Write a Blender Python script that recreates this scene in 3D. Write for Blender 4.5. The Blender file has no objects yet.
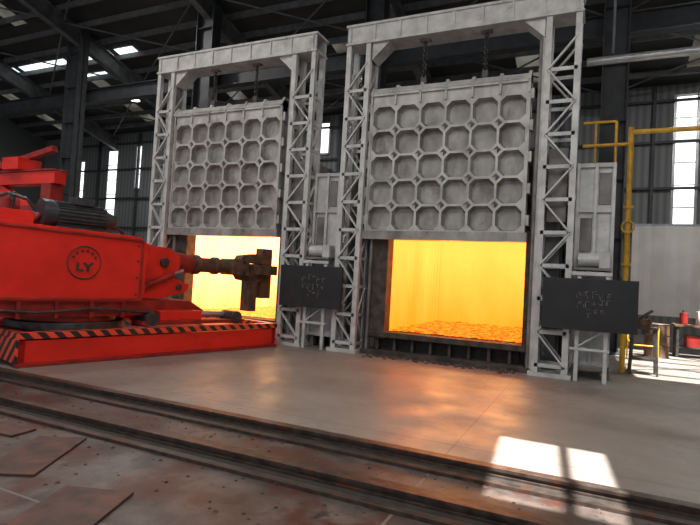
import bpy, math, random
from mathutils import Vector, Matrix
random.seed(4)
S=bpy.context.scene
try: S.view_settings.view_transform='Standard'
except: pass
col=S.collection
# ---------------------------------------------------------------- materials
def newmat(name):
    m=bpy.data.materials.new(name); m.use_nodes=True
    nt=m.node_tree; return m,nt,nt.nodes['Principled BSDF']
def mat(name,c1,c2=None,scale=6,rough=.6,metal=0.,bump=0.,detail=6,lo=.35,hi=.65,c3=None,sc3=1.5,lo3=.55,hi3=.7,stretch=(1,1,1)):
    m,nt,b=newmat(name); N=nt.nodes; L=nt.links
    b.inputs['Roughness'].default_value=rough; b.inputs['Metallic'].default_value=metal
    if c2 is None: c2=tuple(v*.75 for v in c1)
    tc=N.new('ShaderNodeNewGeometry'); mp=N.new('ShaderNodeMapping'); mp.inputs['Scale'].default_value=stretch
    L.new(tc.outputs['Position'],mp.inputs['Vector'])
    n=N.new('ShaderNodeTexNoise'); n.inputs['Scale'].default_value=scale; n.inputs['Detail'].default_value=detail
    L.new(mp.outputs[0],n.inputs['Vector'])
    r=N.new('ShaderNodeValToRGB'); r.color_ramp.elements[0].position=lo; r.color_ramp.elements[1].position=hi
    r.color_ramp.elements[0].color=(*c2,1); r.color_ramp.elements[1].color=(*c1,1)
    L.new(n.outputs['Fac'],r.inputs['Fac']); out=r.outputs['Color']
    if c3:
        n3=N.new('ShaderNodeTexNoise'); n3.inputs['Scale'].default_value=sc3; n3.inputs['Detail'].default_value=8; n3.inputs['Roughness'].default_value=.65
        L.new(mp.outputs[0],n3.inputs['Vector'])
        r3=N.new('ShaderNodeValToRGB'); r3.color_ramp.elements[0].position=lo3; r3.color_ramp.elements[1].position=hi3
        r3.color_ramp.elements[0].color=(0,0,0,1); r3.color_ramp.elements[1].color=(1,1,1,1)
        L.new(n3.outputs['Fac'],r3.inputs['Fac'])
        mx=N.new('ShaderNodeMixRGB'); mx.inputs['Color2'].default_value=(*c3,1)
        L.new(r3.outputs['Color'],mx.inputs['Fac']); L.new(out,mx.inputs['Color1']); out=mx.outputs['Color']
    L.new(out,b.inputs['Base Color'])
    if bump:
        bp=N.new('ShaderNodeBump'); bp.inputs['Strength'].default_value=bump; bp.inputs['Distance'].default_value=.02
        L.new(n.outputs['Fac'],bp.inputs['Height']); L.new(bp.outputs['Normal'],b.inputs['Normal'])
    return m
def emat(name,c1,c2,s1,s2,scale=2,stretch=(1,1,1),lo=.35,hi=.65):
    m,nt,b=newmat(name); N=nt.nodes; L=nt.links
    b.inputs['Base Color'].default_value=(.08,.04,.02,1); b.inputs['Roughness'].default_value=1; b.inputs['Specular IOR Level'].default_value=0
    tc=N.new('ShaderNodeNewGeometry'); mp=N.new('ShaderNodeMapping'); mp.inputs['Scale'].default_value=stretch
    L.new(tc.outputs['Position'],mp.inputs['Vector'])
    n=N.new('ShaderNodeTexNoise'); n.inputs['Scale'].default_value=scale; n.inputs['Detail'].default_value=5
    L.new(mp.outputs[0],n.inputs['Vector'])
    r=N.new('ShaderNodeValToRGB'); r.color_ramp.elements[0].position=lo; r.color_ramp.elements[1].position=hi
    r.color_ramp.elements[0].color=(*[v*s1 for v in c1],1); r.color_ramp.elements[1].color=(*[v*s2 for v in c2],1)
    L.new(n.outputs['Fac'],r.inputs['Fac']); L.new(r.outputs['Color'],b.inputs['Emission Color']); b.inputs['Emission Strength'].default_value=1
    return m
M={}
M['silver']=mat('silver_paint',(.54,.535,.52),(.38,.375,.365),4,.5,.1,.1,c3=(.20,.17,.145),sc3=3,lo3=.60,hi3=.78)
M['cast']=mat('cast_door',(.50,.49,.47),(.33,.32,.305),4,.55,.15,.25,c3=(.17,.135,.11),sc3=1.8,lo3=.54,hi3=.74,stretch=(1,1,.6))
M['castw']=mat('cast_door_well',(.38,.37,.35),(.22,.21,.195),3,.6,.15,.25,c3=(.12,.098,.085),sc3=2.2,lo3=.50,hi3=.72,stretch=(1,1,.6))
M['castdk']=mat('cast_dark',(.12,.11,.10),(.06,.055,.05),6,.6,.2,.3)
M['casing']=mat('casing_steel',(.20,.19,.18),(.11,.10,.10),3,.6,.2,.2,c3=(.09,.06,.045),sc3=2)
M['scorch']=mat('scorched_steel',(.08,.06,.05),(.028,.023,.02),6,.8,.1,.4)
M['black']=mat('black_board',(.014,.014,.016),(.007,.007,.008),4,.6,0,.05)
M['chalk']=mat('chalk',(.26,.24,.22),(.12,.11,.10),30,.9)
M['red']=mat('red_paint',(.74,.022,.010),(.58,.014,.007),2,.42,0,.03,c3=(.3,.015,.01),sc3=2.5,lo3=.62,hi3=.8)
M['red2']=mat('red_paint_dark',(.34,.016,.010),(.18,.011,.008),5,.5,0,.05)
M['steel']=mat('dark_steel',(.08,.072,.068),(.04,.036,.034),8,.5,.5,.2)
M['rustarm']=mat('hot_rusty_steel',(.17,.095,.055),(.08,.045,.03),7,.6,.3,.3)
M['motor']=mat('motor_grey',(.05,.054,.06),(.03,.03,.034),10,.45,.2)
M['rail']=mat('rail_steel',(.10,.072,.058),(.042,.03,.025),10,.45,.5,.2,c3=(.15,.05,.02),sc3=4)
M['pit']=mat('rail_pit',(.03,.023,.02),(.012,.01,.008),10,.8,0,.4)
M['yellow']=mat('yellow_paint',(.72,.40,.03),(.5,.27,.02),6,.45)
M['pipe']=mat('galvanised_pipe',(.42,.43,.44),(.30,.31,.32),4,.35,.5)
M['column']=mat('column_paint',(.05,.055,.06),(.03,.033,.037),3,.6)
M['roofst']=mat('roof_steel',(.14,.145,.145),(.08,.083,.085),3,.6)
M['roof']=mat('roof_sheet',(.05,.05,.046),(.026,.027,.026),.6,.7)
M['white']=mat('white_sheet',(.80,.79,.77),(.68,.67,.65),1.2,.8)
M['rust']=mat('rust_scale',(.10,.05,.038),(.035,.022,.018),9,.8,0,.6)
M['plate']=mat('floor_plate',(.11,.05,.036),(.04,.024,.02),5,.6,.2,.5)
M['glass']=emat('window_glow',(.9,.96,1),(1,1,1),1.8,2.6,.8)
M['sky2']=emat('skylight_glow',(.8,.93,1),(.9,1,1),1.3,2.4,.9)
M['sky3']=emat('skylight_dusty',(.65,.62,.5),(.8,.8,.7),.05,.20,.9)
M['lamp']=emat('fill_lamp_glow',(1,.98,.9),(1,1,.95),6,8)  # glowing disc of the added ceiling fill lamps
def hotmat(name,top,bot,z0,z1,band):
    m,nt,b=newmat(name); N=nt.nodes; L=nt.links
    b.inputs['Base Color'].default_value=(.06,.03,.015,1); b.inputs['Roughness'].default_value=1; b.inputs['Specular IOR Level'].default_value=0
    g=N.new('ShaderNodeNewGeometry'); sp=N.new('ShaderNodeSeparateXYZ'); L.new(g.outputs['Position'],sp.inputs[0])
    n=N.new('ShaderNodeTexNoise'); n.inputs['Scale'].default_value=1.2; n.inputs['Detail'].default_value=4
    mp=N.new('ShaderNodeMapping'); mp.inputs['Scale'].default_value=(1,1,.4); L.new(g.outputs['Position'],mp.inputs[0]); L.new(mp.outputs[0],n.inputs['Vector'])
    mr=N.new('ShaderNodeMapRange'); mr.inputs['From Min'].default_value=z0; mr.inputs['From Max'].default_value=z1; L.new(sp.outputs['Z'],mr.inputs['Value'])
    a=N.new('ShaderNodeMath'); a.operation='MULTIPLY_ADD'; a.inputs[1].default_value=.9; L.new(n.outputs['Fac'],a.inputs[0]); 
    s=N.new('ShaderNodeMath'); s.operation='SUBTRACT'; s.inputs[1].default_value=.45; L.new(mr.outputs[0],s.inputs[0]); L.new(s.outputs[0],a.inputs[2])
    r=N.new('ShaderNodeValToRGB'); r.color_ramp.elements[0].color=(*bot,1); r.color_ramp.elements[1].color=(*top,1); L.new(a.outputs[0],r.inputs['Fac'])
    def seam(sock,per,w):
        d=N.new('ShaderNodeMath'); d.operation='DIVIDE'; d.inputs[1].default_value=per; L.new(sock,d.inputs[0])
        f=N.new('ShaderNodeMath'); f.operation='FRACT'; L.new(d.outputs[0],f.inputs[0])
        l=N.new('ShaderNodeMath'); l.operation='LESS_THAN'; l.inputs[1].default_value=w; L.new(f.outputs[0],l.inputs[0]); return l.outputs[0]
    x=N.new('ShaderNodeMixRGB'); x.blend_type='MULTIPLY'; x.inputs['Color2'].default_value=(.9,.70,.5,1)
    q=N.new('ShaderNodeMath'); q.operation='MULTIPLY'; q.inputs[1].default_value=band; L.new(seam(sp.outputs['Y'],.3,.14),q.inputs[0])
    L.new(q.outputs[0],x.inputs['Fac']); L.new(r.outputs['Color'],x.inputs['Color1'])
    L.new(x.outputs['Color'],b.inputs['Emission Color']); b.inputs['Emission Strength'].default_value=1
    return m
M['hotR']=hotmat('hot_lining',(3.6,.80,.11),(3.2,.44,.02),.4,2.5,.9)
M['hotL']=hotmat('hot_lining_white',(6,2.3,.8),(5,1.1,.25),.4,2.2,.4)
M['emberR']=emat('ember_bed',(.9,.09,.0),(1,.22,.012),.9,2.0,7,(1,1,1),.34,.60)
M['emberL']=emat('ember_bed_bright',(1,.25,.02),(1,.35,.06),2.0,2.6,6,(1,1,1),.36,.60)
def wallmat():
    m,nt,b=newmat('wall_cladding'); N=nt.nodes; L=nt.links
    g=N.new('ShaderNodeNewGeometry'); w=N.new('ShaderNodeTexWave'); w.inputs['Scale'].default_value=1.1; w.bands_direction='X'
    L.new(g.outputs['Position'],w.inputs['Vector'])
    r=N.new('ShaderNodeValToRGB'); r.color_ramp.elements[0].color=(.11,.12,.125,1); r.color_ramp.elements[1].color=(.19,.20,.205,1)
    L.new(w.outputs['Fac'],r.inputs['Fac']); L.new(r.outputs['Color'],b.inputs['Base Color'])
    bp=N.new('ShaderNodeBump'); bp.inputs['Strength'].default_value=.5; L.new(w.outputs['Fac'],bp.inputs['Height']); L.new(bp.outputs['Normal'],b.inputs['Normal'])
    b.inputs['Roughness'].default_value=.6
    return m
M['wall']=wallmat()
def hazmat():
    m,nt,b=newmat('hazard_stripes'); N=nt.nodes; L=nt.links
    tc=N.new('ShaderNodeTexCoord'); sp=N.new('ShaderNodeSeparateXYZ'); L.new(tc.outputs['Object'],sp.inputs[0])
    a=N.new('ShaderNodeMath'); a.operation='ADD'; L.new(sp.outputs['Y'],a.inputs[0]); L.new(sp.outputs['Z'],a.inputs[1])
    a2=N.new('ShaderNodeMath'); a2.operation='SUBTRACT'; L.new(a.outputs[0],a2.inputs[0]); L.new(sp.outputs['X'],a2.inputs[1])
    k=N.new('ShaderNodeMath'); k.operation='MULTIPLY'; k.inputs[1].default_value=4.2; L.new(a2.outputs[0],k.inputs[0])
    f=N.new('ShaderNodeMath'); f.operation='FRACT'; L.new(k.outputs[0],f.inputs[0])
    g=N.new('ShaderNodeMath'); g.operation='GREATER_THAN'; g.inputs[1].default_value=.5; L.new(f.outputs[0],g.inputs[0])
    mx=N.new('ShaderNodeMixRGB'); mx.inputs['Color1'].default_value=(.02,.018,.016,1); mx.inputs['Color2'].default_value=(.78,.07,.025,1)
    L.new(g.outputs[0],mx.inputs['Fac']); L.new(mx.outputs[0],b.inputs['Base Color']); b.inputs['Roughness'].default_value=.5
    return m
M['hazard']=hazmat()
def floormat():
    m,nt,b=newmat('concrete_floor'); N=nt.nodes; L=nt.links
    g=N.new('ShaderNodeNewGeometry'); sp=N.new('ShaderNodeSeparateXYZ'); L.new(g.outputs['Position'],sp.inputs[0])
    def noise(s,d=8,ro=.6):
        n=N.new('ShaderNodeTexNoise'); n.inputs['Scale'].default_value=s; n.inputs['Detail'].default_value=d; n.inputs['Roughness'].default_value=ro
        L.new(g.outputs['Position'],n.inputs['Vector']); return n.outputs['Fac']
    def ramp(f,a,c,b_,d):
        r=N.new('ShaderNodeValToRGB'); r.color_ramp.elements[0].position=a; r.color_ramp.elements[1].position=b_
        r.color_ramp.elements[0].color=(*c,1); r.color_ramp.elements[1].color=(*d,1); L.new(f,r.inputs['Fac']); return r.outputs['Color']
    def mix(f,a,c,t='MIX'):
        x=N.new('ShaderNodeMixRGB'); x.blend_type=t; L.new(f,x.inputs['Fac'])
        if hasattr(a,'links'): L.new(a,x.inputs['Color1'])
        else: x.inputs['Color1'].default_value=(*a,1)
        if hasattr(c,'links'): L.new(c,x.inputs['Color2'])
        else: x.inputs['Color2'].default_value=(*c,1)
        return x.outputs['Color']
    clean=ramp(noise(.9),.35,(.17,.148,.13),.68,(.265,.235,.21))
    spots=ramp(noise(9,6,.7),.58,(0,0,0),.72,(1,1,1))
    clean=mix(spots,clean,(.11,.09,.078))
    big=ramp(noise(.45,5),.48,(0,0,0),.68,(.6,.6,.6)); clean=mix(big,clean,(.13,.108,.095))
    dirty=ramp(noise(2.2,10,.7),.38,(.032,.024,.021),.66,(.12,.092,.08))
    redst=ramp(noise(1.9,8,.65),.50,(0,0,0),.60,(1,1,1))
    dirty=mix(redst,dirty,(.062,.020,.013))
    blk=ramp(noise(3.3,6,.6),.60,(0,0,0),.66,(1,1,1)); dirty=mix(blk,dirty,(.018,.014,.012))
    mm=N.new('ShaderNodeMapRange'); mm.inputs['From Min'].default_value=-5.75; mm.inputs['From Max'].default_value=-5.70
    L.new(sp.outputs['Y'],mm.inputs['Value'])
    c=mix(mm.outputs[0],dirty,clean)
    def joint(sock,period,off,w):
        a=N.new('ShaderNodeMath'); a.operation='ADD'; a.inputs[1].default_value=off; L.new(sock,a.inputs[0])
        d=N.new('ShaderNodeMath'); d.operation='DIVIDE'; d.inputs[1].default_value=period; L.new(a.outputs[0],d.inputs[0])
        f=N.new('ShaderNodeMath'); f.operation='FRACT'; L.new(d.outputs[0],f.inputs[0])
        l=N.new('ShaderNodeMath'); l.operation='LESS_THAN'; l.inputs[1].default_value=w/period; L.new(f.outputs[0],l.inputs[0]); return l.outputs[0]
    c=mix(joint(sp.outputs['Y'],2.9,40.2,.02),c,(.14,.12,.105))
    c=mix(joint(sp.outputs['X'],5.0,41.2,.02),c,(.15,.13,.115))
    L.new(c,b.inputs['Base Color'])
    rr=ramp(noise(1.5),.35,(.36,.36,.36),.65,(.58,.58,.58)); L.new(rr,b.inputs['Roughness'])
    bp=N.new('ShaderNodeBump'); bp.inputs['Strength'].default_value=.35; bp.inputs['Distance'].default_value=.01
    L.new(noise(7,8,.7),bp.inputs['Height']); L.new(bp.outputs['Normal'],b.inputs['Normal'])
    return m
M['floor']=floormat()
# ---------------------------------------------------------------- mesh builder
class B:
    def __init__(s): s.v=[];s.f=[];s.m=[];s.ms=[]
    def mi(s,k):
        if k not in s.ms: s.ms.append(k)
        return s.ms.index(k)
    def poly(s,pts,faces,k):
        o=len(s.v); s.v+= [tuple(p) for p in pts]; i=s.mi(k)
        for f in faces: s.f.append([o+a for a in f]); s.m.append(i)
    def box(s,x0,x1,y0,y1,z0,z1,k):
        s.poly([(x,y,z) for z in (z0,z1) for y in (y0,y1) for x in (x0,x1)],
          [(0,2,3,1),(4,5,7,6),(0,1,5,4),(2,6,7,3),(0,4,6,2),(1,3,7,5)],k)
    def beam(s,a,b,w,h,k,up=(0,0,1)):
        a=Vector(a);b=Vector(b);d=(b-a).normalized();u=Vector(up)
        if abs(d.dot(u))>.98: u=Vector((0,1,0))
        r=d.cross(u).normalized()*w/2; u=r.cross(d).normalized()*h/2
        pts=[p+i*r+j*u for p in (a,b) for (i,j) in ((-1,-1),(1,-1),(1,1),(-1,1))]
        s.poly(pts,[(3,2,1,0),(4,5,6,7),(0,1,5,4),(1,2,6,5),(2,3,7,6),(3,0,4,7)],k)
    def ibeam(s,a,b,w,h,k,up=(0,0,1),t=.03):
        a=Vector(a);b=Vector(b);d=(b-a).normalized();u=Vector(up)
        if abs(d.dot(u))>.98: u=Vector((0,1,0))
        r=d.cross(u).normalized(); u=r.cross(d).normalized()
        s.beam(a,b,t,h,k,up); o=u*(h/2)
        s.beam(a+o,b+o,w,t,k,up); s.beam(a-o,b-o,w,t,k,up)
    def cyl(s,a,b,r,k,n=20,r2=None,cap=True):
        a=Vector(a);b=Vector(b);d=(b-a).normalized();u=Vector((0,0,1)) if abs(d.z)<.9 else Vector((1,0,0))
        x=d.cross(u).normalized();y=d.cross(x).normalized(); r2=r if r2 is None else r2
        pts=[a+(x*math.cos(t)+y*math.sin(t))*r for t in [2*math.pi*i/n for i in range(n)]]+[b+(x*math.cos(t)+y*math.sin(t))*r2 for t in [2*math.pi*i/n for i in range(n)]]
        fs=[(i,(i+1)%n,n+(i+1)%n,n+i) for i in range(n)]
        if cap: fs+=[tuple(range(n))[::-1],tuple(range(n,2*n))]
        s.poly(pts,fs,k)
    def tube(s,pts,r,k,n=12):
        for i in range(len(pts)-1): s.cyl(pts[i],pts[i+1],r,k,n)
    def ring(s,c,axis,R,r,k,n=24,m=8):
        c=Vector(c);ax=Vector(axis).normalized();u=Vector((0,0,1)) if abs(ax.z)<.9 else Vector((1,0,0))
        x=ax.cross(u).normalized();y=ax.cross(x).normalized();pts=[];fs=[]
        for i in range(n):
            t=2*math.pi*i/n;d=x*math.cos(t)+y*math.sin(t)
            for j in range(m):
                q=2*math.pi*j/m; pts.append(c+d*(R+r*math.cos(q))+ax*r*math.sin(q))
        for i in range(n):
            for j in range(m):
                fs.append((i*m+j,((i+1)%n)*m+j,((i+1)%n)*m+(j+1)%m,i*m+(j+1)%m))
        s.poly(pts,fs,k)
    def prism(s,outline,axis,lo,hi,k):
        n=len(outline)
        def P(a,b,t): 
            return (t,a,b) if axis=='x' else (a,t,b) if axis=='y' else (a,b,t)
        s.poly([P(a,b,lo) for a,b in outline]+[P(a,b,hi) for a,b in outline],
           [tuple(range(n))[::-1],tuple(range(n,2*n))]+[(i,(i+1)%n,n+(i+1)%n,n+i) for i in range(n)],k)
    def obj(s,name,parent=None,bevel=0,smooth=False):
        me=bpy.data.meshes.new(name); me.from_pydata(s.v,[],s.f)
        for k in s.ms: me.materials.append(M[k])
        me.polygons.foreach_set('material_index',s.m); me.update()
        import bmesh
        bm=bmesh.new(); bm.from_mesh(me); bmesh.ops.recalc_face_normals(bm,faces=bm.faces); bm.to_mesh(me); bm.free()
        o=bpy.data.objects.new(name,me); col.objects.link(o)
        if parent: o.parent=parent
        if bevel:
            md=o.modifiers.new('b','BEVEL'); md.width=bevel; md.segments=2; md.limit_method='ANGLE'
        if smooth:
            for p in me.polygons: p.use_smooth=len(p.vertices)==4
            e=o.modifiers.new('e','EDGE_SPLIT'); e.split_angle=math.radians(40)
        return o
def empty(name,loc=(0,0,0),rz=0):
    e=bpy.data.objects.new(name,None); col.objects.link(e); e.location=loc; e.rotation_euler=(0,0,rz); e.empty_display_size=.3; return e
# ---------------------------------------------------------------- building shell
XL,XR,YB,YF=-36,10,14,-15
def zr(y): return 13.8-.25*abs(y)
b=B(); b.box(XL,XR,YF,YB,-.2,0,'floor'); b.obj('floor')
b=B(); xs=[XL,3.05,3.62,3.72,4.05,5.2,8.3,XR]; ys=[YF,-10.25,-8.65,-3.2,0,2.6,YB]
for i in range(len(xs)-1):
    for j in range(len(ys)-1):
        if (i in(1,3) and j==1) or (i==5 and j in(3,4)): continue  # unseen roof openings, shaped to throw the sun patches on the floor
        b.poly([(xs[i],ys[j],zr(ys[j])),(xs[i+1],ys[j],zr(ys[j])),(xs[i+1],ys[j+1],zr(ys[j+1])),(xs[i],ys[j+1],zr(ys[j+1]))],[(0,1,2,3)],'roof')
b.obj('ceiling')
b=B(); colx=[-28.8,-21.6,-14.1,-6.9,.35,7.6]
for x in colx:
    for (ya,yb) in ((YF+.1,0),(0,YB-.1)):
        b.ibeam((x,ya,zr(ya)-.55),(x,yb,zr(yb)-.75),.3,.7,'roofst')
y=-13.5
while y<13.9:
    if not -10.4<y<-8.6:
        b.beam((XL+.1,y,zr(y)-.16),(XR-.1,y,zr(y)-.16),.09,.24,'roofst')
    y+=1.1
for i in range(len(colx)-1):
    for (ya,yb) in ((-6,0),(0,4.5),(4.5,9),(9,13.5)):
        b.cyl((colx[i],ya,zr(ya)-.5),(colx[i+1],yb,zr(yb)-.5),.035,'roofst',6)
        b.cyl((colx[i],yb,zr(yb)-.5),(colx[i+1],ya,zr(ya)-.5),.035,'roofst',6)
b.obj('roof_trusses')
b=B()
def strip(xa,xb,ya,yb,k):
    b.poly([(xa,ya,zr(ya)-.03),(xb,ya,zr(ya)-.03),(xb,yb,zr(yb)-.03),(xa,yb,zr(yb)-.03)],[(0,1,2,3)],k)
for (xa,xb) in ((-35,-31),(-30.5,-29),(-28.6,-25),(-24.7,-21.8),(-21.4,-20.2)): strip(xa,xb,7.0,7.6,'sky2')
for (xa,xb) in ((-26,-23.5),(-17,-15.6)): strip(xa,xb,8.3,8.6,'sky2')
for x in (-33,-25.2,-17.8,-10.5,-3.2,3): strip(x,x+.9,8.8,13,'sky3'); strip(x,x+.9,.3,4.6,'sky3')
b.obj('roof_skylights')
b=B(); b.box(XL,XR,YB,YB+.2,0,zr(YB)+.3,'wall')
b.obj('wall_back')
b=B(); b.box(XL-.2,XL,YF,YB,0,14,'wall'); b.obj('wall_left')
b=B(); b.box(XR,XR+.2,YF,YB,0,14,'wall'); b.obj('wall_right')
b=B()
for z in (2.2,4.1,6.,7.9,9.6): b.beam((XL+.1,YB-.1,z),(XR-.1,YB-.1,z),.14,.1,'column')
x=XL+2
while x<XR: b.box(x,x+.12,YB-.2,YB-.02,0,10.2,'column'); x+=3.6
b.obj('trim_1')
n=0
def window(x0,x1,z0,z1):
    global n; n+=1
    b=B(); y=YB-.06
    b.box(x0,x1,y,y+.03,z0,z1,'glass')
    for x in (x0,x1): b.box(x-.05,x+.05,y-.04,y+.05,z0-.05,z1+.05,'pipe')
    for z in (z0,z1): b.box(x0,x1,y-.04,y+.05,z-.05,z+.05,'pipe')
    k=int((z1-z0)/.9)
    for i in range(1,k): 
        z=z0+(z1-z0)*i/k; b.box(x0,x1,y-.03,y,z-.025,z+.025,'pipe')
    b.obj('window_%d'%n)
for (x0,x1,z0,z1) in ((2.8,3.6,4.3,9.8),(4.8,5.6,4.3,9.8),(-29.5,-28.6,4.3,9.2),(-32.1,-31.7,4.6,8.6),(-27.0,-26.5,6.6,9.4),(-13.7,-13.0,8.2,9.9)):
    window(x0,x1,z0,z1)
for i,x in enumerate(colx):
    b=B(); w=.8 if x<-10 else .66; y=5.3
    b.box(x-w/2,x+w/2,y-.02,y+.02,0,zr(y)-.4,'column')
    b.box(x-w/2,x-w/2+.03,y-.25,y+.25,0,zr(y)-.4,'column'); b.box(x+w/2-.03,x+w/2,y-.25,y+.25,0,zr(y)-.4,'column')
    z=1.5
    while z<12: b.box(x-w/2,x+w/2,y-.2,y+.2,z,z+.02,'column'); z+=1.6
    b.box(x-w*.7,x+w*.7,y-.45,y+.45,0,.05,'column')
    b.obj('steel_column')
b=B(); b.ibeam((XL+.2,5.9,9.3),(XR-.2,5.9,9.3),.35,.6,'column'); b.obj('crane_runway_beam')
# ---------------------------------------------------------------- furnace
def furnace(x0,hot,idx):
    P=empty('forging_furnace',(x0,0,0))
    OL,OR=1.14,4.0
    b=B()
    b.box(.25,OL-.02,.35,4.8,0,4.4,'casing'); b.box(OR+.02,4.6,.35,4.8,0,4.4,'casing')
    b.box(OL-.02,OR+.02,.35,.7,2.62,4.4,'scorch'); b.box(OL-.02,OR+.02,.7,4.8,2.9,4.4,'casing'); b.box(OL-.02,OR+.02,4.4,4.8,0,2.9,'casing')
    b.box(OL-.02,OR+.02,.3,4.4,0,.5,'scorch')
    for x in (.25,1.2,2.3,3.4,4.5): b.box(x,x+.1,.3,.35,2.7,4.4,'casing')
    for y in (1.2,2.2,3.2,4.2):
        b.box(.17,.25,y,y+.12,0,4.4,'casing'); b.box(4.6,4.68,y,y+.12,0,4.4,'casing')
    b.obj('furnace_body',P,.01)
    b=B(); b.box(.78,OL,.02,.36,.35,2.75,'scorch'); b.box(OR,4.09,.02,.36,.35,2.75,'scorch'); b.box(OL,OR,.05,.36,2.55,2.75,'scorch')
    b.box(.78,4.09,-.02,.34,.38,.5,'scorch'); b.box(.65,4.15,-.1,.36,0,.10,'scorch')
    b.box(.74,.80,-.06,.1,.1,2.6,'casing')
    for i in range(8): b.box(.95+i*.4,1.01+i*.4,.06,.3,.10,.38,'scorch')
    b.box(.95,3.95,.22,.3,.10,.38,'pit')
    b.obj('door_frame',P,.012)
    b=B(); hi=2.88
    def rib(p,q,z0,z1,nrm,w,k):
        p=Vector(p);q=Vector(q);L=(q-p).length;d=(q-p)/L;m=int(L/w);nn=Vector(nrm)
        pts=[];fs=[]
        for i in range(m*4+1):
            t=i/(m*4); o=abs(math.sin(t*m*math.pi))*.05
            c=p+d*L*t+nn*o; pts+= [(c.x,c.y,z0),(c.x,c.y,z1)]
        for i in range(m*4): fs.append((2*i,2*i+2,2*i+3,2*i+1))
        b.poly(pts,fs,k)
    rib((OL,.36,0),(OL,4.38,0),.5,hi,(1,0,0),.3,hot); rib((OR-.005,.36,0),(OR-.005,4.38,0),.5,hi,(-1,0,0),.3,hot)
    rib((OL,4.38,0),(OR,4.38,0),.5,hi,(0,-1,0),.3,hot)
    b.box(OL,OR,.7,4.38,hi-.02,hi,hot); b.box(OL+.01,OR-.01,.36,.69,2.6,2.62,hot)
    b.obj('hot_lining',P)
    N_=70;pts=[];fs=[];bb=B()
    for j in range(N_):
        for i in range(N_):
            x=OL+.02+(OR-OL-.04)*i/(N_-1); y=.36+4.0*j/(N_-1)
            pts.append((x,y,.505+random.random()*.035+.03*math.sin(x*4+y*3)**2*min(1,j/6)))
    for j in range(N_-1):
        for i in range(N_-1): a=j*N_+i; fs.append((a,a+1,a+N_+1,a+N_))
    bb.poly(pts,fs,'ember'+hot[-1]); bb.obj('ember_bed',P)
    # point lights added inside the chamber for orange spill through the opening
    for k,(bx,by) in enumerate(((1.8,3.0),(3.3,3.0))):
        l=bpy.data.lights.new('spill_light_%d'%(k+1),'POINT'); l.energy=130 if idx==2 else 110; l.color=(1,.50,.17) if idx==2 else (1,.6,.28); l.shadow_soft_size=.35
        o=bpy.data.objects.new('spill_light_%d'%(k+1),l); col.objects.link(o); o.parent=P; o.location=(bx,by,2.2)
    # lifted door
    b=B(); dx0,dx1,dz0,dz1=.62,3.98,2.52,5.68; nx=6;nz=5; yf=-.14; top=.26
    cw=(dx1-dx0-.1)/nx; ch=(dz1-dz0-.16-top)/nz
    b.box(dx0,dx1,.04,.14,dz0,dz1,'cast')
    b.box(dx0,dx1,yf,.04,dz1-top,dz1,'cast')
    for i in range(nx):
        for j in range(nz):
            cx=dx0+.05+cw*(i+.5); cz=dz0+.16+ch*(j+.5)
            def octo(hx,hz,k,y):
                return [(cx-hx*k,y,cz-hz),(cx+hx*k,y,cz-hz),(cx+hx,y,cz-hz*k),(cx+hx,y,cz+hz*k),(cx+hx*k,y,cz+hz),(cx-hx*k,y,cz+hz),(cx-hx,y,cz+hz*k),(cx-hx,y,cz-hz*k)]
            A=octo(cw/2,ch/2,.56,yf); O=octo(cw/2*.91,ch/2*.91,.56,yf); I=octo(cw/2*.78,ch/2*.78,.56,yf+.15)
            C=[(cx+cw/2,yf,cz-ch/2),(cx+cw/2,yf,cz+ch/2),(cx-cw/2,yf,cz+ch/2),(cx-cw/2,yf,cz-ch/2)]
            pts=A+O+C; fs=[]
            for e in range(0,8,2): fs.append((e,e+1,8+e+1,8+e))
            fs.append((1,16,2,10,9)); fs.append((3,17,4,12,11)); fs.append((5,18,6,14,13)); fs.append((7,19,0,8,15))
            b.poly(pts,fs,'cast')
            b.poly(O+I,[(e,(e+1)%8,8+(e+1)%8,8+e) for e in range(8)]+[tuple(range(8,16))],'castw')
    for i in range(nx+1):
        for j in range(nz+1):
            cx=dx0+.05+cw*i; cz=dz0+.16+ch*j; q=.08
            if 0<i<nx and 0<j<nz:
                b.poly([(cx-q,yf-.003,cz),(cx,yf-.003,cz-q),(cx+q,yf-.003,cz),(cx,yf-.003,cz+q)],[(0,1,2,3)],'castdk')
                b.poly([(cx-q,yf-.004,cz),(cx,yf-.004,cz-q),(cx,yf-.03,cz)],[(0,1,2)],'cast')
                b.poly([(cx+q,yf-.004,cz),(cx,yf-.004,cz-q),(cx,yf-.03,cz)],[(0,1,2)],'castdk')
    b.box(dx0,dx0+.05,yf-.02,.04,dz0,dz1,'cast'); b.box(dx1-.05,dx1,yf-.02,.04,dz0,dz1,'cast')
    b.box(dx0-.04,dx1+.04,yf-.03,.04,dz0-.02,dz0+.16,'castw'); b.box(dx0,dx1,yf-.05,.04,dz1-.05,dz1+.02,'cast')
    b.prism([(yf-.06,dz1),(.14,dz1),(.14,dz1+.14),(yf+.04,dz1+.14)],'x',dx0,dx1,'cast')
    for i in range(nx+1):
        x=dx0+.03+(dx1-dx0-.06)*i/nx; b.prism([(yf-.08,dz1-.02),(.1,dz1-.02),(.1,dz1+.2),(yf+.06,dz1+.2)],'x',x-.03,x+.03,'cast')
        b.box(x-.02,x+.02,yf-.04,yf,dz1-top,dz1-.04,'cast')
    for j in range(5):
        for x in (dx0-.06,dx1+.0): b.box(x,x+.06,yf,.06,dz0+.3+j*.62,dz0+.5+j*.62,'cast')
    b.obj('lifted_door',P)
    b=B()
    for cx in (1.75,3.05):
        b.box(cx-.06,cx+.06,-.04,.04,dz1+.14,dz1+.32,'steel')
        z=dz1+.36;k=0
        while z<6.86:
            b.ring((cx,0,z),(1,0,0) if k%2 else (0,1,0),.038,.014,'steel',10,5); z+=.058;k+=1
    b.obj('lifting_chains',P)
    b=B()
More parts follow.
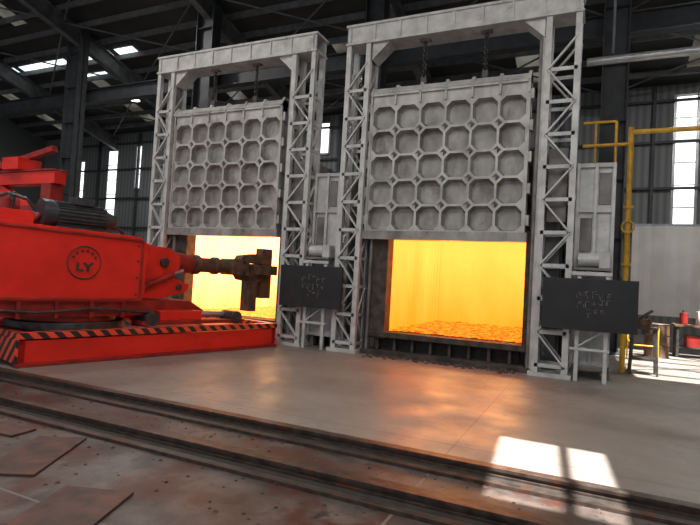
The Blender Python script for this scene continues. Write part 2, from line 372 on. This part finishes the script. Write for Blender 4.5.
    b.box(0,4.85,-.25,-.2,6.84,7.26,'silver'); b.box(0,4.85,.2,.25,6.84,7.26,'silver')
    b.box(-.03,4.88,-.28,.28,7.22,7.28,'silver'); b.box(-.03,4.88,-.28,.28,6.82,6.87,'silver')
    for i in range(9): x=.05+i*.585; b.box(x,x+.05,-.275,-.24,6.87,7.22,'silver')
    b.prism([(.6,6.82),(.6,6.45),(1.0,6.82)],'y',-.2,.2,'silver'); b.prism([(4.2,6.82),(4.2,6.45),(3.8,6.82)],'y',-.2,.2,'silver')
    for x in (1.75,3.05): b.cyl((x-.12,0,6.9),(x+.12,0,6.9),.12,'casing',18)
    b.obj('portal_beam',P,.008)
    b=B()
    b.tube([(.2,.45,6.9),(.9,.45,7.42),(2.5,.45,7.5),(4.6,.45,7.5),(4.75,.45,7.3)],.045,'pipe',12)
    for x in (.9,2.6,4.5): b.box(x,x+.04,.2,.5,7.2,7.52,'silver')
    b.obj('gas_pipe',P,0,True)
    for (a,c,nm) in ((0,.58,'tower_1'),(4.22,4.85,'tower_2')):
        b=B()
        for x in (a,c-.11):
            for y in (-.25,.14):
                b.box(x,x+.11,y,y+.11,0,6.84,'silver')
        step=.62; z=.2;k=0
        while z+step<6.9:
            for y in (-.235,.235):
                b.beam((a+.05,y,z),(c-.05,y,z),.03,.07,'silver')
                p,q=((a+.06,y,z),(c-.06,y,z+step)) if k%2 else ((c-.06,y,z),(a+.06,y,z+step))
                b.beam(p,q,.03,.075,'silver',(0,1,0))
            for x in (a+.02,c-.02):
                b.beam((x,-.2,z),(x,.2,z),.03,.07,'silver')
                b.beam((x,-.2,z if k%2 else z+step),(x,.2,z+step if k%2 else z),.03,.06,'silver',(1,0,0))
            z+=step;k+=1
        b.box(a-.06,c+.06,-.32,.32,0,.07,'silver')
        b.obj(nm,P)
    b=B()
    b.box(.50,.56,-.1,.1,.1,6.8,'casing'); b.box(4.10,4.16,-.1,.1,.1,6.8,'casing')
    b.box(4.17,4.22,-.16,-.1,.1,6.8,'silver')
    b.box(4.36,4.7,-.1,.1,2.9,4.3,'casing')
    b.obj('door_guides',P)
    b=B()
    b.box(4.86,5.5,.12,1.3,.25,4.0,'silver')
    for z in (.25,1.45,2.2,3.1,3.95): b.box(4.86,5.53,.07,.12,z,z+.08,'silver')
    for x in (4.86,5.17,5.47): b.box(x,x+.06,.05,.12,.25,4.03,'silver')
    b.box(4.95,5.15,.1,.125,2.35,3.0,'casing'); b.box(5.25,5.45,.1,.125,3.25,3.85,'casing')
    for x in (4.9,5.44): b.box(x,x+.1,.15,.3,0,.26,'casing'); b.box(x,x+.1,1.1,1.25,0,.26,'casing')
    for x in (4.95,5.42): b.box(x,x+.07,-.32,-.25,0,1.95,'silver')
    b.box(4.86,5.52,-.34,-.25,1.9,1.97,'silver'); b.box(4.86,5.52,-.33,-.26,.55,.6,'silver')
    b.beam((4.98,-.28,.6),(5.45,-.28,.95),.03,.05,'silver',(0,1,0))
    b.box(4.9,5.5,-.3,.1,2.0,2.05,'casing')
    b.cyl((4.95,-.1,2.2),(5.3,-.1,2.2),.13,'silver',16); b.box(5.3,5.48,-.22,.02,2.05,2.33,'silver')
    b.obj('service_frame',P,.006)
    b=B(); b.box(4.38,5.93,-.44,-.37,.92,1.84,'black')
    b.cyl((4.5,-.37,1.6),(4.5,-.24,1.6),.02,'steel',8);b.cyl((5.45,-.37,1.6),(5.45,-.24,1.6),.02,'steel',8)
    rnd=random.Random(idx)
    for r_ in range(3):
        z=1.64-r_*.17; x=4.95 if r_<2 else 5.1
        for k in range(5 if r_<2 else 3):
            for s_ in range(4):
                xa=x+rnd.random()*.06; za=z-rnd.random()*.10
                dx,dz=((.06,0.005) if rnd.random()<.5 else (.01,-.06))
                b.beam((xa,-.445,za),(xa+dx,-.445,za+dz),.006,.008,'chalk',(0,1,0))
            x+=.12
    b.obj('black_board',P)
    b=B(); rn=random.Random(idx+7)
    for i in range(260):
        x=rn.uniform(.9,3.9); y=-abs(rn.gauss(0,.16))-.12; r=rn.uniform(.015,.06); t0=rn.random()*6
        pts=[(x+math.cos(t0+k*1.256)*r,y+math.sin(t0+k*1.256)*r,0.001) for k in range(5)]+[(x,y,r*.9)]
        b.poly(pts,[(k,(k+1)%5,5) for k in range(5)],'scorch')
    b.obj('slag_heap',P)
    return P
furnace(-10.85,'hotL',1); furnace(-5.2,'hotR',2)
# ---------------------------------------------------------------- manipulator
MP=empty('forging_manipulator',(-7.7,-5.6,0),math.radians(-15))
b=B()
L_=5.1
b.box(-.10,0,0,L_,.06,.40,'red'); b.box(-2.3,-2.2,0,L_,.06,.40,'red')
b.box(-2.3,0,.0,.1,.06,.40,'red'); b.box(-2.3,0,L_-.1,L_,.06,.40,'red')
for y in (1.3,2.6,3.9): b.box(-2.2,-.1,y,y+.15,.1,.4,'red2')
b.box(-2.2,-.1,.1,L_-.1,.36,.40,'red2')
b.box(-.06,.05,-.03,L_+.03,0,.06,'red2'); b.box(-2.35,-2.2,-.03,L_+.03,0,.06,'red2')
b.obj('base_frame',MP,.008)
b=B(); b.box(-.14,.03,-.03,L_+.03,.42,.52,'hazard'); b.box(-2.33,-2.16,-.03,L_+.03,.42,.52,'hazard'); b.box(-2.16,-.14,-.03,.12,.42,.52,'hazard'); b.box(-2.16,-.14,L_-.12,L_+.03,.42,.52,'hazard')
b.box(-2.33,.03,-.045,-.005,.06,.42,'hazard')
b.obj('hazard_kerb',MP,.006)
b=B()
b.cyl((-1.1,1.1,.40),(-1.1,1.1,.62),.95,'steel',40); b.cyl((-1.1,1.1,.62),(-1.1,1.1,.75),.8,'red2',40)
b.box(-1.95,-.25,-.5,2.3,.72,.98,'red2')
for y in (0.0,.55,1.1,1.65): b.box(-.26,-.2,y,y+.06,.7,.98,'red2')
b.box(-.5,-.12,2.0,4.3,.55,.62,'red2'); b.box(-1.9,-1.6,2.0,4.3,.55,.62,'red2')
for y in (2.2,4.1): b.cyl((-.55,y,.66),(-.1,y,.66),.13,'steel',18)
b.box(-.6,-.2,2.4,3.3,.62,.8,'red'); b.cyl((-.45,3.3,.72),(-.45,4.1,.7),.06,'pipe',14)
b.tube([(-.22,-.4,.85),(-.18,.3,.8),(-.18,1.2,.86),(-.2,2.2,.78),(-.3,2.5,.7)],.025,'steel',8)
b.obj('turntable',MP,.01)
b=B()
b.prism([(-.9,.97),(2.0,.97),(2.05,1.15),(2.05,2.03),(1.9,2.14),(-.9,2.20)],'x',-1.95,-.2,'red')
b.box(-.2,-.185,1.93,1.98,1.0,2.08,'red2')
b.prism([(-.9,2.12),(1.95,2.05),(1.95,2.09),(-.9,2.16)],'x',-.2,-.17,'red2'); b.box(-.2,-.17,-.9,2.0,.99,1.04,'red2')
for z in (1.1,1.4,1.7,1.97): b.cyl((-.2,1.88,z),(-.17,1.88,z),.02,'steel',8)
b.obj('main_housing',MP,.02)
b=B(); b.ring((-.19,.95,1.62),(1,0,0),.27,.010,'steel',36,6)
for i in range(6):
    t=math.pi*(.15+.70*i/5); c=(-.19,.95+math.cos(t)*.20,1.62+math.sin(t)*.20)
    b.box(-.192,-.183,c[1]-.024,c[1]+.024,c[2]-.006,c[2]+.006,'steel'); b.box(-.192,-.183,c[1]-.006,c[1]+.006,c[2]-.028,c[2]+.024,'steel'); b.box(-.192,-.183,c[1]-.02,c[1]+.02,c[2]-.026,c[2]-.018,'steel')
b.obj('emblem_ring',MP)
tx=bpy.data.curves.new('emblem_letters','FONT'); tx.body='LY'; tx.size=.2; tx.align_x='CENTER'; tx.align_y='CENTER'; tx.extrude=.004; tx.offset=.008
to=bpy.data.objects.new('emblem_letters',tx); col.objects.link(to); to.parent=MP; to.location=(-.186,.95,1.54); to.rotation_euler=(math.pi/2,0,math.pi/2); to.data.materials.append(M['steel']); to.scale=(1.25,1,1)
b=B()
mz=2.38
b.cyl((-.5,.50,mz),(-.5,1.35,mz),.21,'motor',28)
for i in range(24):
    t=2*math.pi*i/24; d=(math.cos(t),math.sin(t)); b.beam((-.5+d[0]*.22,.54,mz+d[1]*.22),(-.5+d[0]*.22,1.3,mz+d[1]*.22),.02,.02,'motor')
b.cyl((-.5,.33,mz),(-.5,.50,mz),.235,'motor',28); b.cyl((-.5,1.35,mz),(-.5,1.55,mz),.17,'motor',28,.1)
b.box(-.62,-.30,.8,1.1,mz+.19,mz+.32,'motor'); b.box(-.72,-.3,.5,1.4,2.13,2.2,'steel')
b.cyl((-1.2,.5,2.38),(-1.2,1.2,2.38),.2,'motor',24)
b.obj('electric_motor',MP,.004)
b=B()
b.box(-1.7,-.35,-.8,.2,2.18,2.38,'red'); b.cyl((-1.5,-.6,2.54),(-1.5,.3,2.54),.2,'red2',24)
b.cyl((-.5,.22,2.24),(-.5,.32,2.36),.06,'red2',12); b.cyl((-.7,-.1,2.38),(-.7,-.1,2.56),.09,'red2',16); b.cyl((-.9,.05,2.38),(-.9,.05,2.7),.05,'steel',12)
b.tube([(-.4,.2,2.44),(-.4,.1,2.56),(-.6,-.1,2.64),(-1.0,-.2,2.56)],.025,'steel'); b.tube([(-.9,1.4,2.14),(-.9,1.6,2.3),(-1.0,1.9,2.3),(-1.0,2.1,2.04)],.03,'steel')
b.obj('hydraulic_unit',MP,.01)
ax=-.95; az=1.72
b=B()
sh=[(2.03,1.0),(2.6,1.02),(3.15,1.15),(3.2,1.3),(2.85,1.42),(2.95,1.62),(2.95,1.84),(2.7,2.0),(2.35,2.02),(2.03,2.10)]
for xx in (.30,-.40): b.prism(sh,'x',ax+xx,ax+xx+.1,'red')
b.box(ax-.32,ax+.32,2.03,2.25,1.0,2.06,'red'); b.prism([(2.2,1.95),(2.7,1.9),(2.65,1.98),(2.2,2.06)],'x',ax-.3,ax+.3,'red')
b.cyl((ax,2.2,az),(ax,2.8,az),.25,'red2',28); b.cyl((ax,2.8,az),(ax,2.95,az),.30,'rustarm',28); b.cyl((ax,2.95,az),(ax,3.45,az),.24,'red2',28,.19)
b.cyl((ax-.47,2.6,az),(ax+.47,2.6,az),.09,'steel',16); b.cyl((ax-.45,2.95,1.24),(ax+.45,2.95,1.24),.06,'steel',16)
b.cyl((ax+.46,2.1,1.2),(ax+.46,2.8,1.5),.055,'red2',14); b.cyl((ax+.46,2.8,1.5),(ax+.46,3.0,1.58),.03,'pipe',10)
b.prism([(2.0,.75),(3.6,.75),(3.2,.98),(2.0,1.0)],'x',ax-.3,ax+.45,'red2')
b.obj('clamp_carriage',MP,.012)
b=B()
b.cyl((ax,3.4,az),(ax,4.5,az),.155,'rustarm',20); b.cyl((ax,3.5,az),(ax,3.62,az),.21,'rustarm',20); b.cyl((ax,4.0,az),(ax,4.12,az),.19,'rustarm',20)
b.box(ax-.24,ax+.24,4.4,4.85,az-.18,az+.18,'rustarm')
for sgn in (-1,1):
    b.prism([(4.6,az+sgn*.08),(4.75,az+sgn*.28),(5.15,az+sgn*.34),(5.6,az+sgn*.24),(5.6,az+sgn*.08),(5.1,az+sgn*.12)],'x',ax-.14,ax+.14,'rustarm')
b.cyl((ax-.26,4.7,az+.12),(ax+.26,4.7,az+.12),.05,'steel',14); b.cyl((ax-.26,4.7,az-.12),(ax+.26,4.7,az-.12),.05,'steel',14)
b.box(ax-.15,ax+.15,4.95,5.18,az-1.0,az+.1,'rustarm'); b.box(ax-.13,ax+.13,5.32,5.62,az-.7,az+.48,'rustarm'); b.box(ax-.36,ax+.36,5.05,5.6,az-.14,az+.08,'rustarm')
b.obj('gripper_arm',MP,.01)
G=empty('charging_crane',(-15.6,-1.2,0))
b=B(); b.box(-6,2.2,0,.35,3.75,4.1,'red'); b.box(-6,2.2,-.05,.4,4.1,4.15,'red2'); b.box(1.7,2.1,-.02,.38,0,3.75,'red2'); b.box(-2.2,-1.8,-.02,.38,0,3.75,'red2')
b.beam((-.4,.17,3.75),(1.7,.17,2.8),.2,.2,'red'); b.beam((-1.5,.17,4.15),(1.9,.17,4.75),.16,.16,'red2'); b.box(.2,.9,-.2,.5,4.15,4.5,'red'); b.cyl((-1.9,.1,4.4),(-.7,.1,4.4),.25,'red',20)
b.box(1.0,2.3,-.3,.6,2.5,3.1,'red2')
b.obj('crane_frame',G,.01)
# ---------------------------------------------------------------- rails, plates
def rail(y,name):
    b=B()
    b.box(-22,9,y-.16,y+.16,.001,.012,'pit')
    b.box(-22,9,y-.05,y+.05,.012,.03,'rail'); b.box(-22,9,y-.012,y+.012,.03,.06,'rail'); b.box(-22,9,y-.035,y+.035,.06,.085,'rail')
    b.box(-22,9,y+.16,y+.24,.001,.03,'rail'); b.box(-22,9,y-.24,y-.16,.001,.03,'rail')
    b.obj(name)
rail(-6.05,'floor_rail'); rail(-6.95,'floor_rail')
b=B()
for (x,y,w,h,a) in ((-4.1,-7.75,.42,.9,.5),(-3.0,-8.25,.5,.6,.35),(-5.1,-7.5,.8,.25,.1)):
    c,s=math.cos(a),math.sin(a)
    P=[(x+c*i-s*j,y+s*i+c*j) for i,j in ((-w/2,-h/2),(w/2,-h/2),(w/2,h/2),(-w/2,h/2))]
    b.prism(P,'z',.001,.02,'plate')
b.obj('steel_floor_plates')
b=B()
for i in range(420):
    x=random.uniform(-7.5,1.5); y=random.choice((random.gauss(-6.45,.3),random.gauss(-7.5,.4))); r=random.uniform(.005,.024)
    t0=random.random()*6
    pts=[(x+math.cos(t0+k*1.256)*r*random.uniform(.6,1.3),y+math.sin(t0+k*1.256)*r,0.001) for k in range(5)]+[(x,y,r*.7)]
    b.poly(pts,[(k,(k+1)%5,5) for k in range(5)],'rust')
b.obj('scale_debris')
# ---------------------------------------------------------------- pipes
b=B()
b.cyl((-.3,2.0,6.75),(9.5,2.0,6.75),.09,'pipe',16)
for x in (.2,3.2,6.2): b.box(x,x+.05,1.9,2.1,6.85,zr(2)-.2,'roofst')
b.obj('air_pipe',None,0,True)
b=B()
b.tube([(.62,1.6,0),(.62,1.6,5.1)],.055,'yellow',14); b.tube([(.62,1.6,5.0),(8.5,1.6,5.0)],.05,'yellow',14)
b.tube([(-.3,1.6,4.75),(.62,1.6,4.75)],.035,'yellow',10); b.tube([(-.3,1.6,5.25),(.34,1.6,5.25),(.34,1.6,4.1)],.03,'yellow',10)
b.tube([(-.3,1.6,4.35),(.34,1.6,4.35)],.025,'yellow',10); b.tube([(-.05,1.6,5.25),(-.05,1.6,4.1)],.02,'yellow',8)
for z in (1.,2.2,3.4): b.cyl((.62,1.6,z),(.62,1.6,z+.05),.1,'yellow',14)
b.ring((.62,1.5,3.0),(0,1,0),.12,.015,'yellow',18,6)
for x in (3.5,7): b.cyl((x,1.6,5.),(x,1.6,0),.04,'yellow',10)
b.obj('yellow_gas_pipe',None,0,True)
b=B()
for (x,y) in ((.85,2.6),(.85,4.2),(1.35,2.6)): b.cyl((x,y,0),(x,y,.9),.02,'yellow',10)
for z in (.5,.88): b.tube([(1.35,2.6,z),(.85,2.6,z),(.85,4.2,z)],.018,'yellow',10)
b.obj('yellow_guard_rail')
b=B(); pts=[];fs=[]
for i in range(41):
    x=1.1+i*.18; y=8.2+.05*math.sin(i*.9)+.03*math.sin(i*2.3)
    pts+=[(x,y,1.0),(x,y,3.8)]
for i in range(40): fs.append((2*i,2*i+2,2*i+3,2*i+1))
b.poly(pts,fs,'white'); 
for x in (1.1,4.5,8.2): b.box(x,x+.06,8.3,8.36,0,3.9,'pipe')
b.box(1.1,8.3,8.28,8.34,3.8,3.88,'pipe')
b.obj('white_partition_sheet')
C=empty('tool_stand',(1.0,1.7,0)); b=B()
for x in (-.2,.2):
    for y in (-.2,.2): b.beam((x*1.2,y*1.2,0),(x,y,.95),.04,.04,'steel')
for z in (.3,.92): b.box(-.24,.24,-.24,.24,z,z+.04,'steel')
b.cyl((0,0,.96),(0,0,1.12),.14,'rustarm',18); b.cyl((-.1,0,1.12),(.15,.02,1.3),.03,'steel',8)
b.obj('stand_frame',C)
C=empty('work_table',(2.75,6.2,0)); b=B()
b.box(-.7,.7,-.35,.35,.82,.88,'rustarm')
for x in (-.65,.58):
    for y in (-.32,.25): b.box(x,x+.07,y,y+.07,0,.82,'steel')
b.box(-.65,.65,-.3,.3,.25,.29,'steel'); b.box(-.4,.3,-.25,.2,.29,.6,'red2')
b.box(-.15,.3,-.2,.15,.88,1.25,'white'); b.box(-.12,.27,-.17,.12,1.25,1.3,'pipe'); b.cyl((-.45,0,.88),(-.45,0,1.2),.1,'red2',16); b.cyl((-.45,0,1.2),(-.45,0,1.28),.04,'steel',12)
b.obj('table_with_boxes',C,.008)
C=empty('oil_drum',(1.6,5.4,0)); b=B(); b.cyl((0,0,0),(0,0,.88),.29,'rustarm',28)
for z in (0,.29,.58,.86): b.ring((0,0,z+.01),(0,0,1),.29,.015,'steel',28,6)
b.obj('drum_body',C)
# ---------------------------------------------------------------- added fill lamps, sun, world
lamps=[(-18,-5),(-12,-6),(-6,-9),(-1,-10),(3,-7),(-16,2.5),(4.5,5.5),(-22,9),(-9,9.5)]
for (x,y) in lamps:  # ceiling fixtures added for ambient fill in the closed shell
    z=zr(y)-1.3
    P=empty('fill_lamp',(x,y,z)); b=B()
    b.cyl((0,0,.0),(0,0,.3),.28,'pipe',24,.1,False); b.cyl((0,0,.3),(0,0,1.2),.02,'steel',6); b.cyl((0,0,.02),(0,0,.03),.25,'lamp',24)
    b.obj('fill_housing',P)
    l=bpy.data.lights.new('fill_light','AREA'); l.shape='DISK'; l.size=.6; l.energy=500 if y==5.5 else 310; l.color=(1,.96,.90)
    lo=bpy.data.objects.new('fill_light',l); col.objects.link(lo); lo.parent=P; lo.location=(0,0,-.05)
sl=bpy.data.lights.new('sun','SUN'); sl.energy=24; sl.angle=.006; sl.color=(1,.97,.92)
so=bpy.data.objects.new('sun',sl); col.objects.link(so); so.location=(20,-20,40)
so.rotation_euler=Vector((.5,-.5,1.5)).to_track_quat('Z','Y').to_euler()
w=bpy.data.worlds.new('world'); S.world=w; w.use_nodes=True
w.node_tree.nodes['Background'].inputs['Color'].default_value=(.88,.93,1,1); w.node_tree.nodes['Background'].inputs['Strength'].default_value=.72
# ---------------------------------------------------------------- camera
f,yaw,pitch,roll,D=524.6868,0.4338,0.0313,0.0568,10.6774
fw=Vector((-math.sin(yaw)*math.cos(pitch),math.cos(yaw)*math.cos(pitch),math.sin(pitch)))
r0=Vector((math.cos(yaw),math.sin(yaw),0)); u0=r0.cross(fw)
c,s=math.cos(roll),math.sin(roll)
r=c*r0+s*u0; u=-s*r0+c*u0
cd=bpy.data.cameras.new('camera'); cd.sensor_width=36; cd.lens=f*36/700; cd.clip_end=200
co=bpy.data.objects.new('camera',cd); col.objects.link(co)
co.matrix_world=Matrix(((r.x,u.x,-fw.x,0),(r.y,u.y,-fw.y,-D),(r.z,u.z,-fw.z,1.6),(0,0,0,1)))
S.camera=co
